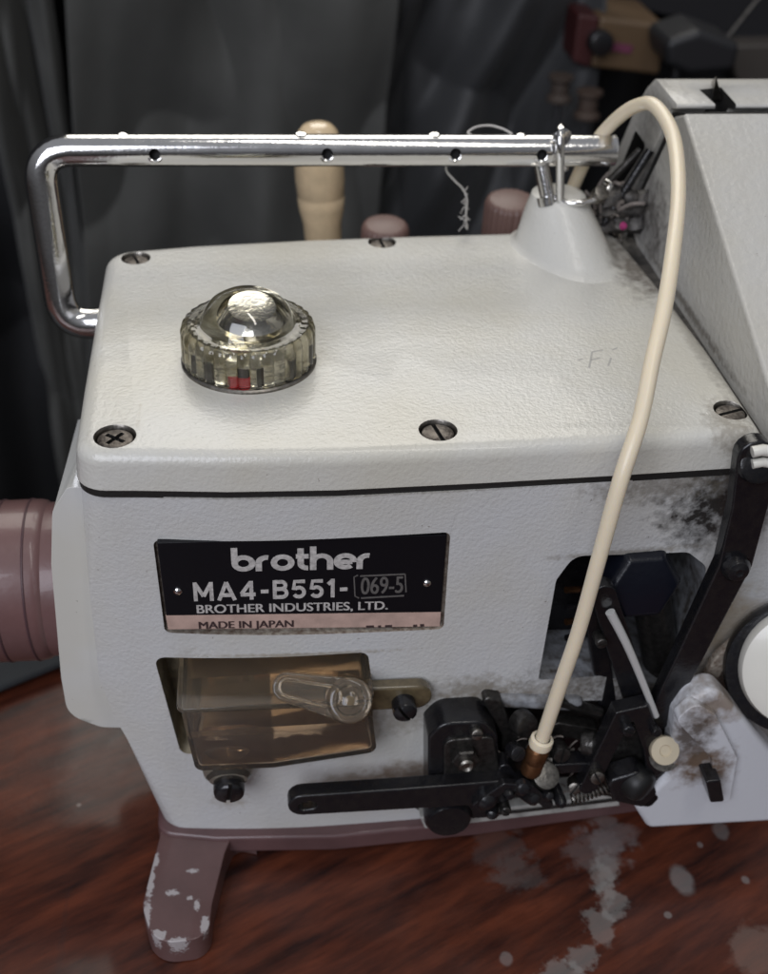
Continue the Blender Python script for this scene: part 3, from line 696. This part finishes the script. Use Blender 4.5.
# long treadle-release lever along the bottom
lev = obj('lever', newprism(bar2d([FPt(303, 806, -1.9), FPt(400, 800, -1.9), FPt(500, 793, -1.9)], [.95, 1.0, 1.1]), 'y', -1.9, -1.35), 'black', None, 0, origin=(0, 0, 0))
cut(lev, [(newprism(bar2d([FPt(304, 807, -1.9), FPt(311, 806, -1.9)], .34), 'y', -3, 0), 'dark_steel')])
me = lev.data; bpy.data.objects.remove(lev)
for v in me.vertices: v.co = v.co / S
lev = obj('lever', me, 'black', mach, 38, bevel=.07)
# block with rounded crown
q = [FPt(x, y, -1.3) for x, y in ((428, 822), (428, 738), (442, 724), (484, 722), (498, 736), (500, 790), (500, 818))]
blk = obj('pivot_block', newprism(fillet(q, [0, .3, .6, .5, .4, .2, .1], 5), 'y', -1.3, .8), 'black', mach, bevel=.1)
q = [FPt(x, y, -1.45) for x, y in ((444, 790), (444, 742), (494, 738), (503, 790))]
obj('steel_face', newprism(fillet(q, .3), 'y', -1.42, -1.2), 'dark_steel', blk, bevel=.06)
c = P(464, 755, 'y', -1.45)
obj('nut', nl(c, (0, -1, .1), [(0, 0), (.46, 0), (.46, .28), (.40, .34), (0, .34)], 6), 'dark_steel', blk, 20)
obj('bolt_end', nl(c + Vector((0, -.3, .03)), (0, -1, .1), [(0, 0), (.24, 0), (.24, .2), (.18, .26), (.1, .2), (0, .2)], 20), 'steel', blk)
obj('lower_lug', nl(P(448, 815, 'y', -1.2), (0, -1, 0), [(0, -1), (.78, -1), (.82, .1), (.7, .3), (0, .35)], 36), 'black', blk)
# stained bar across the opening
obj('cross_bar', newprism(bar2d([FPt(492, 702, -.3), FPt(575, 706, -.3)], .55), 'y', -.36, .6), 'grimewhite', mach, bevel=.2)
obj('bracket', newprism(fillet([FPt(x, y, -.3) for x, y in ((478, 690), (500, 694), (512, 726), (540, 745), (534, 800), (500, 800), (500, 730))], .2), 'y', -.6, 1), 'dark_steel', mach, bevel=.1)
obj('cylinder_stub', nl(P(520, 720, 'y', -.6), (.3, -1, .3), disc(.42, .5, .1), 24), 'dark_steel', mach)
# fitting and cream tube
tp_ = [(530, 772, -1.75), (541, 742, -1.75), (563, 677, -1.85), (578.5, 631, -1.85), (600, 554, -1.75), (621.5, 477, -1.4), (640, 420, -.6), (652, 362, .6), (663, 314, 1.9), (671.5, 262, 3.5), (678, 200, 5.9), (676, 152, 8.2), (668, 124, 9.6), (652.5, 104.5, 10.9), (636, 106, 11.8), (620, 116, 12.5), (602, 134, 13.3), (588, 155, 13.8), (574, 185, 14.3), (562, 215, 14.6), (556, 240, 14.6)]
tp3 = [P(x, y, 'y', d) for x, y, d in tp_]
obj('oil_tube', tube(bmesh.new(), smoothpath(tp3[1:], 8), lambda t: .222 + .02 * t + .004 * sin(t * 37), 20), 'tube', mach)
a, b = tp3[0], tp3[1]; d = (b - a).normalized()
fit = obj('tube_fitting', nl(a, d, [(0, 0), (.3, 0), (.34, .1), (.34, .5), (.32, .55), (.36, .65), (.36, 1.1), (.30, 1.2), (.2, 1.2)], 28), 'brass', mach)
obj('tube_sleeve', nl(b - d * .15, d, [(.26, 0), (.36, 0), (.38, .1), (.36, .3), (.26, .34)], 24), 'tube', fit)
obj('fitting_nut', nl(P(543, 776, 'y', -1.6), (.15, -.6, .8), [(0, 0), (.44, 0), (.46, .1), (.44, .3), (.3, .34), (0, .34)], 24), 'steel', fit)
for i, (x, y, r) in enumerate(((487, 800, .34), (492, 812, .22), (532, 797, .26), (547, 795, .2), (508, 792, .2), (522, 786, .3), (560, 800, .2))):
    obj('linkage_pin', nl(P(x, y, 'y', -2.0), (random.gauss(0, .3), -1, .4 + random.gauss(0, .2)), [(0, -.6), (r, -.6), (r, .1), (r * .6, .25), (0, .3)], 20), 'black', mach)
flatbar('link_arm', [(478, 806), (505, 788), (530, 790), (548, 806)], .36, -2.1, -1.8)
flatbar('link_arm', [(505, 770), (520, 792), (556, 770), (590, 768)], .45, -1.5, -.9)
flatbar('link_arm', [(558, 730), (590, 735), (606, 770)], .6, -.6, -.1, 'dark_steel')
flatbar('link_arm', [(440, 820), (520, 812), (620, 800)], .18, -1.0, -.6, 'dark_steel')
# white enamelled strip under the lever
obj('bottom_strip', newprism([FPt(x, y, -.95) for x, y in ((420, 818), (618, 795), (620, 806), (425, 829))], 'y', -.95, .1), simple('soiled_white_strip', (.42, .41, .38), .4, 0, var=.4, vscale=200), mach, bevel=.05)
# inside the upper opening
nav = simple('navy_black_plastic', (.005, .006, .011), .3, 0, [(400, .3)], spec=.4)
obj('hex_knob', nl(P(640, 582, 'y', -.1), (.05, -1, .25), [(0, -1), (1.25, -1), (1.28, .1), (1.1, .4), (.5, .5), (0, .5)], 6), nav, mach, 20, bevel=.12)
obj('spindle', tube(bmesh.new(), [P(650, 590, 'y', 1.4), P(664, 680, 'y', 1.0)], .62, 24), 'dark_steel', mach)
for k in range(6):
    a = P(566, 590 + k * 16, 'y', 1.2); obj('internal_rod', tube(bmesh.new(), [a, P(604, 588 + k * 14, 'y', 1.8)], .11, 10), 'black' if k % 2 else 'brass', mach)
obj('internal_wall', newprism([FPt(x, y, 2.2) for x, y in ((552, 560), (618, 560), (612, 670), (536, 690))], 'y', 2.2, 3), 'black', mach, 0)
flatbar('link_arm', [(604, 596), (618, 640), (640, 716)], [.75, .8, .7], -1.0, -.5)
flatbar('link_arm', [(592, 600), (606, 690), (612, 740)], [.6, .6, .6], .0, .4)
obj('chrome_pin', tube(bmesh.new(), smoothpath([P(610, 612, 'y', -1.2), P(630, 652, 'y', -1.4), P(656, 716, 'y', -1.6)], 5), lambda t: .15 - .05 * t, 14), simple('bright_rough_metal', (.70, .70, .68), .38, .4), mach)
for i, (x, y, yy, r, d, sl) in enumerate(((476, 732, -1.35, .2, (0, -1, .3), 1), (516, 752, -1.7, .26, (.2, -1, .5), 1), (560, 752, -1.2, .3, (.1, -1, .2), 1), (596, 775, -1.9, .24, (0, -1, .3), 1),
        (627, 728, -1.9, .2, (0, -1, .2), 1), (600, 640, -1.1, .18, (0, -1, .1), 1), (574, 786, -1.5, .22, (-.2, -1, .4), 1), (655, 730, -1.9, .16, (0, -1, .3), 0), (505, 808, -2.0, .18, (0, -1, .2), 1))):
    screw(P(x, y, 'y', yy), d, r, .22, ['steel', 'black', 'dark_steel'][i % 3], mach, 'linkage_screw', ang=i * .7)
# worn bright edges and a small cap nut
obj('cap_nut', nl(P(450, 716, 'y', -.6), (0, -.3, .95), [(0, -.1), (.3, -.1), (.3, .12), (.2, .26), (0, .3)], 6), 'dark_steel', mach, 20)
sp0, sp1 = P(570, 800, 'y', -1.7), P(612, 786, 'y', -1.7); sd = sp1 - sp0; sa, sb, _ = frame(sd)
obj('coil_spring', tube(bmesh.new(), [sp0 + sd * (k / 120) + (sa * cos(k * .55) + sb * sin(k * .55)) * .17 for k in range(121)], .035, 6), 'steel', mach)
sp0, sp1 = P(556, 700, 'y', -.2), P(600, 712, 'y', -.2); sd = sp1 - sp0
obj('shaft', tube(bmesh.new(), [sp0, sp1], .2, 16), 'dark_steel', mach)
obj('collar', nl(P(582, 742, 'y', -1.0), (.9, -.4, .2), [(0, 0), (.38, 0), (.42, .08), (.42, .4), (.36, .48), (0, .48)], 28), 'dark_steel', mach)
obj('adjusting_nut', nl(P(545, 760, 'y', -1.0), (.9, -.4, .2), [(0, 0), (.36, 0), (.36, .3), (0, .3)], 6), 'steel', mach, 20)
bm = bmesh.new(); random.seed(21)
for k in range(60):
    x = random.uniform(500, 600); yv = random.uniform(735, 800); p = P(x, yv, 'y', -1.2 + random.random() * .5); d = Vector((random.gauss(0, 1), random.gauss(0, .5), random.gauss(0, 1))) * .22
    tube(bm, smoothpath([p, p + d * .5 + Vector((0, 0, .05)), p + d], 3), .015 + random.random() * .03, 5)
obj('lint_fibres', bm, 'lint', mach)
# V-shaped arm
vv = bar2d([FPt(588, 786, -1.7), FPt(622, 716, -1.7), FPt(640, 712, -1.7), FPt(652, 745, -1.7), FPt(656, 775, -1.7)], .62, 10)
obj('v_arm', newprism(vv, 'y', -1.8, -1.25), 'black', mach, bevel=.12)
obj('mechanism_plate', newprism([FPt(x, y, -1.0) for x, y in ((590, 792), (622, 724), (650, 722), (664, 790), (640, 800))], 'y', -1.1, -.7), 'dark_steel', mach, bevel=.05)
obj('washer', nl(P(664, 750, 'y', -2.0), (0, -.85, .6), [(0, -.2), (.44, -.2), (.48, 0), (.46, .12), (.2, .14), (.16, .08), (0, .08)], 30), simple('cream_bushing', (.60, .52, .38), .35, .2, coat=.3), mach)
obj('washer', nl(P(665, 755, 'y', -1.8), (0, -.85, .6), [(0, -.3), (.52, -.3), (.54, 0), (0, 0)], 30), 'steel', mach)
bm = nl(P(634, 779, 'y', -1.7), (.55, -.75, -.1), [(0, -.4), (.52, -.4), (.60, -.1), (.62, .2), (.56, .42), (.42, .56), (.2, .62), (0, .63)], 36)
obj('rubber_cap', bm, simple('black_rubber', (.012, .012, .012), .42, 0, spec=.35), mach)
obj('hook_lug', newprism(fillet([FPt(x, y, -1.9) for x, y in ((606, 780), (640, 770), (662, 795), (650, 808), (612, 800))], .3), 'y', -2.0, -1.2), 'black', mach, bevel=.12)
# long bent lever at the right
lb_ = [FPt(755, 456, -1.3), FPt(750, 505, -1.3), FPt(735, 565, -1.3), FPt(690, 656, -1.3), FPt(657, 722, -1.3)]
bl = obj('bent_lever', newprism(bar2d(lb_, [1.0, 1.08, 1.05, .92, .85]), 'y', -1.35, -.85), 'black', mach, bevel=.08)
obj('pivot_screw', nl(P(735, 567, 'y', -1.4), (0, -1, .15), [(0, 0), (.42, 0), (.42, .12), (.3, .3), (.12, .36), (0, .3)], 28), 'black', bl)
obj('lever_pivot_bush', nl(P(752, 462, 'y', -1.0), (0, -1, .5), disc(.56, .5, .1), 28), 'black', bl)
for y, w in ((452, .16), (464, .14)):
    obj('white_wire', tube(bmesh.new(), [P(752, y, 'y', -1.5), P(762, y - 2, 'y', -1.5), P(790, y + 2, 'y', -1.5)], w, 12), 'white', mach)
# white guard, bottom right
q = [FPt(x, y, -2.0) for x, y in ((668, 776), (676, 720), (690, 700), (718, 690), (742, 716), (790, 770), (790, 822), (648, 830), (634, 808))]
grd = obj('looper_guard', newprism(fillet(q, [.25, .5, .6, .5, .3, 0, 0, .35, .4], 5), 'y', -2.0, -1.0), 'guard', mach, bevel=.28, seg=5)
q = [FPt(x, y, -2.3) for x, y in ((676, 722), (696, 704), (716, 716), (738, 760), (730, 806), (716, 800), (712, 760))]
obj('guard_rib', newprism(fillet(q, .3, 4), 'y', -2.25, -1.8), 'guard', grd, bevel=.34, seg=6)
obj('square_bolt', newprism(fillet([FPt(x, y, -2.5) for x, y in ((703, 776), (718, 774), (722, 796), (708, 797))], .08), 'y', -2.75, -1.9), 'black', grd, bevel=.06)
# round white cover with a black rim
rc = P(806, 668, 'y', -1.7); rd = Vector((-.25, -.9, .35)).normalized()
rcov = obj('round_cover', nl(rc, rd, [(0, -.4), (1.95, -.4), (2.05, 0), (1.95, .25), (1.6, .4), (0, .5)], 64), 'white', mach, 40)
obj('cover_rim', nl(rc + Vector((-.12, .1, -.25)) - rd * .3, rd, [(0, -.5), (2.1, -.5), (2.24, -.3), (2.28, 0), (2.22, .18), (2.05, .2), (0, .15)], 64), 'black', rcov, 40)
flatbar('guard_bracket', [(700, 700), (722, 660), (745, 640)], .5, -.6, -.3, 'brownedge')
# ---------------------------------------------------------------- things around it
TZ = -15.5
tb = obj('table', newprism([(-60, -40), (70, -40), (70, 16), (-60, 16)], 'z', TZ - 3, TZ), 'table', None, 0, bevel=.3)
tag(tb, 'dark reddish-brown wooden tabletop with pale dried splashes under the machine', 'table')
# loose thread caught on the bar
th = [(478, 137, 13.0), (468, 133, 13.4), (476, 127, 13.6), (490, 125.5, 13.7), (503, 129, 13.5), (512, 134, 13.1)]
bm = tube(bmesh.new(), smoothpath([P(*t[:2], 'y', t[2]) for t in th], 6), .045, 6)
th = [(470, 134, 13.3), (455, 150, 13.65), (446, 168, 13.6), (454, 180, 13.5), (463, 189, 13.6), (467, 200, 13.6), (466, 214, 13.65), (467, 229, 13.7)]
tube(bm, smoothpath([P(*t[:2], 'y', t[2]) for t in th], 6), .04, 6)
random.seed(5)
for k in range(26):
    t = .5 + random.random() * .45; i = 4 + int(t * 3); p = P(463 + random.gauss(2, 2), 188 + random.random() * 38, 'y', 13.6)
    tube(bm, [p, p + Vector((random.gauss(0, .12), random.gauss(0, .1), random.gauss(0, .12)))], .018, 4)
tag(obj('loose_thread', bm, 'threadm'), 'loose pale frayed thread snagged over the chrome bar', 'thread')
# pale wooden handle standing behind
peg = thing('wooden_handle', 'pale varnished turned wooden handle standing upright behind the chrome bar', 'handle', tuple(P(326, 330, 'y', 20)))
pb = P(328, 330, 'y', 20); ptp = P(317, 122, 'y', 20); ax = (ptp - pb); Lh = ax.length
def ht(py): return (P(320, py, 'y', 20) - P(320, 330, 'y', 20)).length / Lh * Lh
PS = .94
prof = [(0, 0), (.76, 0), (.80, Lh - 5.4), (.86, Lh - 4.2), (1.0, Lh - 3.6), (1.04, Lh - 3.1), (1.0, Lh - 3.02), (1.04, Lh - 2.94), (1.08, Lh - 2.3), (1.06, Lh - 1.4), (.98, Lh - .8), (.84, Lh - .36), (.6, Lh - .12), (.3, Lh - .02), (0, Lh)]
obj('grip', nl(pb, ax, [(r * PS, h) for r, h in prof], 40), 'wood_peg', peg, 60)
obj('shaft', nl(pb - ax.normalized() * 12, ax, [(0, 0), (.4, 0), (.4, 12.2), (0, 12.2)], 20), 'steel', peg)
# dark cloth on the table, behind at the left
def sheet(name, mat, n, m, f, thick=.25, smooth=60):
    bm = bmesh.new(); g = [[bm.verts.new(f(i / n, j / m)) for j in range(m + 1)] for i in range(n + 1)]
    for i in range(n):
        for j in range(m): bm.faces.new((g[i][j], g[i + 1][j], g[i + 1][j + 1], g[i][j + 1]))
    o = obj(name, bm, mat, None, smooth); s = o.modifiers.new('s', 'SOLIDIFY'); s.thickness = thick * S; return o
def clf(u, v):
    x = -28 + u * 34; y = 8.2 + x * .0 + v * 7 + (x + 5) * .55 * (1 - v) * (1 if x > -12 else .4); 
    y = max(y, 3) if v > 0 else y
    nz = mnoise.noise(Vector((x * .25, y * .3, 2.0))) * .5 + .45
    return Vector((x, y, TZ + .15 + (.15 + nz) * min(1, v * 6) + .25))
tag(sheet('cloth', 'cloth_grey', 60, 30, clf), 'dark grey cloth lying crumpled on the table behind the mauve cylinder', 'cloth')
# garments hanging behind
def hang(name, x0, x1, y, z0, z1, mat, folds, amp, seed, label, lean=0, cat='garment', slant=0):
    def f(u, v):
        z = z1 + (z0 - z1) * v; x = x0 + (x1 - x0) * u + lean * v
        d = 0
        for k, (fr, a, ph) in enumerate(folds):
            d += a * sin(fr * (u + v * slant) * 2 * pi + ph + v * (.8 + k * .5) + .6 * sin(v * 3 + k))
        d += 1.5 * mnoise.noise(Vector((u * 3 + seed, v * 3, seed))) + .35 * mnoise.noise(Vector((u * 9 + v * slant * 9, v * 9 + seed, 3))) + 2.2 * abs(mnoise.noise(Vector((u * 2.6 + v * 3 + seed, v * 7 - u * 2, seed * 2))))
        return Vector((x + .5 * sin(v * 4 + seed), y - amp * d - v * 1.5, z))
    o = sheet(name, mat, 200, 260, f, .2); tag(o, label, cat, 'dark garments hanging behind the table'); return o
hang('hanging_garment', -40, -3.4, 50, -60, 16, 'cloth_black', [(3, 1.2, 0), (7, .5, 1)], 1.2, 1.3, 'black cloth hanging at the far left beside the bend of the chrome bar')
hang('hanging_garment', -9, -5.2, 47.5, -60, 16, 'cloth_char', [(1, .8, 0)], 1.0, 4.3, 'narrow charcoal strip of cloth hanging left of the wide charcoal garment')
hang('hanging_garment', -4.0, 14.5, 46, -60, 16, 'cloth_char', [(1.2, .9, .6), (2.7, .3, 1)], 1.0, 2.7, 'wide charcoal garment hanging behind the left half of the chrome bar', lean=-2, slant=.35)
hang('hanging_garment', 11.5, 28, 48.5, -60, 16, 'cloth_navy', [(2.2, 1.0, 0), (5, .3, 2)], 1.2, 6.1, 'navy-black garment with sloping folds hanging behind the wooden handle and mauve knobs', lean=-5, slant=1.7)
hang('hanging_garment', 27, 60, 56, -60, 16, 'cloth_black', [(3, 1.2, 0), (6, .5, 2)], 1.2, 8.1, 'black cloth hanging in shadow behind the small tan control box')
# dim machinery in the far right background
BYY = 46
def PG(px, py, y=BYY): return P(px, py, 'y', y)
a, b = PG(574, 12), PG(672, 78)
cb = thing('control_box', 'small tan box with a red end and black dial, blurred in the background', 'control box', ((a.x + b.x) / 2, BYY + 3, b.z))
q = [(PG(x, y).x, PG(x, y).z) for x, y in ((600, 17), (668, 26), (660, 76), (590, 68))]
obj('case', newprism(q, 'y', BYY, BYY + 7), simple('tan_case', (.10, .062, .032), .5), cb, bevel=.3)
q = [(PG(x, y).x, PG(x, y).z) for x, y in ((578, 14), (600, 16.5), (590, 68), (572, 62))]
obj('red_panel', newprism(q, 'y', BYY - .1, BYY + 7), simple('dark_red_panel', (.045, .010, .010), .5), cb, bevel=.2)
obj('dial', nl(PG(598, 41, BYY - .2), (0, -1, .1), disc(.75, 1.0, .2), 28), 'black', cb)
obj('pink_light_patch', newprism([(PG(x, y).x, PG(x, y).z) for x, y in ((612, 42), (632, 45), (630, 53), (611, 50))], 'y', BYY - .15, BYY + .2), simple('pink_patch', (.14, .035, .07), .5), cb)  # pink light on the box, coloured in as a flat patch
def bgthing(name, label, cat, px, y, mat, th=4, bev=.6):
    o = obj(name, newprism(fillet([(PG(a, b, y).x, PG(a, b, y).z) for a, b in px], .5, 3), 'y', y, y + th), mat, None, 35, bevel=bev); tag(o, label, cat)
dk = simple('dark_blurred_metal', (.02, .02, .022), .45, .2)
bgthing('machine_arm', 'black arm of a machine out of focus behind the head housing', 'machine', ((665, 42), (700, 30), (742, 45), (735, 72), (690, 76), (668, 66)), 42, dk)
bgthing('worktop', 'dark worktop edge crossing the upper right corner', 'worktop', ((560, -10), (800, -10), (800, 44), (728, 40), (690, 20), (640, 10), (560, 6)), 52, dk, 8)
bgthing('cabinet', 'grey-brown cabinet front behind the head housing at the right edge', 'cabinet', ((730, 46), (800, 44), (800, 90), (736, 80)), 50, simple('greybrown', (.06, .052, .045), .5), 6)
for px, py, r, col, lb2 in ((560, 88, .75, (.05, .036, .028), 'small brown blurred reel left of the tan box'), (588, 104, .8, (.06, .04, .03), 'small reddish-brown blurred reel under the tan box'), (683, 33, .45, (.14, .10, .07), 'tiny pale blurred reel right of the tan box')):
    rt = thing('thread_reel', lb2, 'reel', tuple(PG(px, py + 14, 44)), 'blurred reels in the background')
    obj('spool', nl(PG(px, py, 44) - Vector((0, 0, r)), (0, 0, 1), [(0, 0), (r, 0), (r, .2), (r * .7, .4), (r * .75, r), (r * .7, 2 * r - .4), (r, 2 * r - .2), (r, 2 * r), (0, 2 * r)], 24), simple('reel_brown', col, .6), rt)
    obj('spindle', nl(PG(px, py, 44) - Vector((0, 0, r + 6)), (0, 0, 1), disc(.2, 6, .05), 12), dk, rt)
obj_w = obj('thin_rod', tube(bmesh.new(), [PG(728, 36, 44), PG(760, -4, 44)], .09, 10), 'steel'); tag(obj_w, 'thin grey metal rod slanting across the top right corner', 'rod')
# room shell, unlit and far back
w = obj('room_wall', newprism([(-250, -110), (300, -110), (300, 200), (-250, 200)], 'y', 130, 134), simple('dark_wall', (.03, .03, .032), .8), None, 0); w['kind'] = 'structure'
f_ = obj('floor', newprism([(-250, -200), (300, -200), (300, 130), (-250, 130)], 'z', -112, -110), simple('dark_floor', (.03, .028, .026), .7), None, 0); f_['kind'] = 'structure'
# ------------------------------------------------------------------ light
wd = bpy.data.worlds.new('World'); bpy.context.scene.world = wd; wd.use_nodes = True
nt = wd.node_tree; bg = nt.nodes['Background']
tc = nt.nodes.new('ShaderNodeTexCoord'); sp = nt.nodes.new('ShaderNodeSeparateXYZ'); nt.links.new(tc.outputs['Generated'], sp.inputs[0])
cr = nt.nodes.new('ShaderNodeValToRGB'); nt.links.new(mth(nt, 'ADD', mth(nt, 'MULTIPLY', sp.outputs['Z'], .5), .5), cr.inputs[0])
cr.color_ramp.elements[0].color = (.05, .045, .045, 1); cr.color_ramp.elements[0].position = .4
cr.color_ramp.elements[1].color = (.55, .57, .62, 1); cr.color_ramp.elements[1].position = .9
nt.links.new(cr.outputs[0], bg.inputs['Color']); bg.inputs['Strength'].default_value = .5
def area(name, loc, at, size, power, col, sy=None):
    l = bpy.data.lights.new(name, 'AREA'); l.energy = power; l.color = col; l.size = size
    if sy: l.shape = 'RECTANGLE'; l.size_y = sy
    o = bpy.data.objects.new(name, l); C.objects.link(o); o.location = Vector(loc) * S
    o.rotation_euler = (Vector(at) - Vector(loc)).to_track_quat('-Z', 'Y').to_euler(); return o
area('ceiling_light', (14, 100, 100), (9, 5, 0), .8, 8, (1, .965, .89))  # ceiling light above the garments, placed from the sheen on the lid
area('room_light', (-75, -135, 105), (9, 0, -5), 1.2, 24.5, (.87, .90, 1.0))
area('tube_light', (30, -40, 150), (9, 5, 0), .12, 4.5, (1, .97, .92), 1.2)
# ------------------------------------------------------------------ camera
cd = bpy.data.cameras.new('camera'); cam = bpy.data.objects.new('camera', cd); C.objects.link(cam); bpy.context.scene.camera = cam
cd.sensor_fit = 'VERTICAL'; cd.sensor_height = 24; cd.lens = F / 974 * 24; cd.clip_start = .01; cd.clip_end = 20
cam.matrix_world = Matrix(((RT.x, UP.x, -FW.x, CAM.x * S), (RT.y, UP.y, -FW.y, CAM.y * S), (RT.z, UP.z, -FW.z, CAM.z * S), (0, 0, 0, 1)))
cd.dof.use_dof = True; cd.dof.focus_distance = .34; cd.dof.aperture_fstop = 8
for o in bpy.data.objects:
    if 'w' in o: del o['w']
sc = bpy.context.scene
sc.view_settings.view_transform = 'Standard'; sc.view_settings.look = 'None'; sc.view_settings.exposure = 0; sc.view_settings.gamma = 1
sc.render.engine = 'CYCLES'; sc.cycles.max_bounces = 12; sc.cycles.transmission_bounces = 12; sc.cycles.use_denoising = True
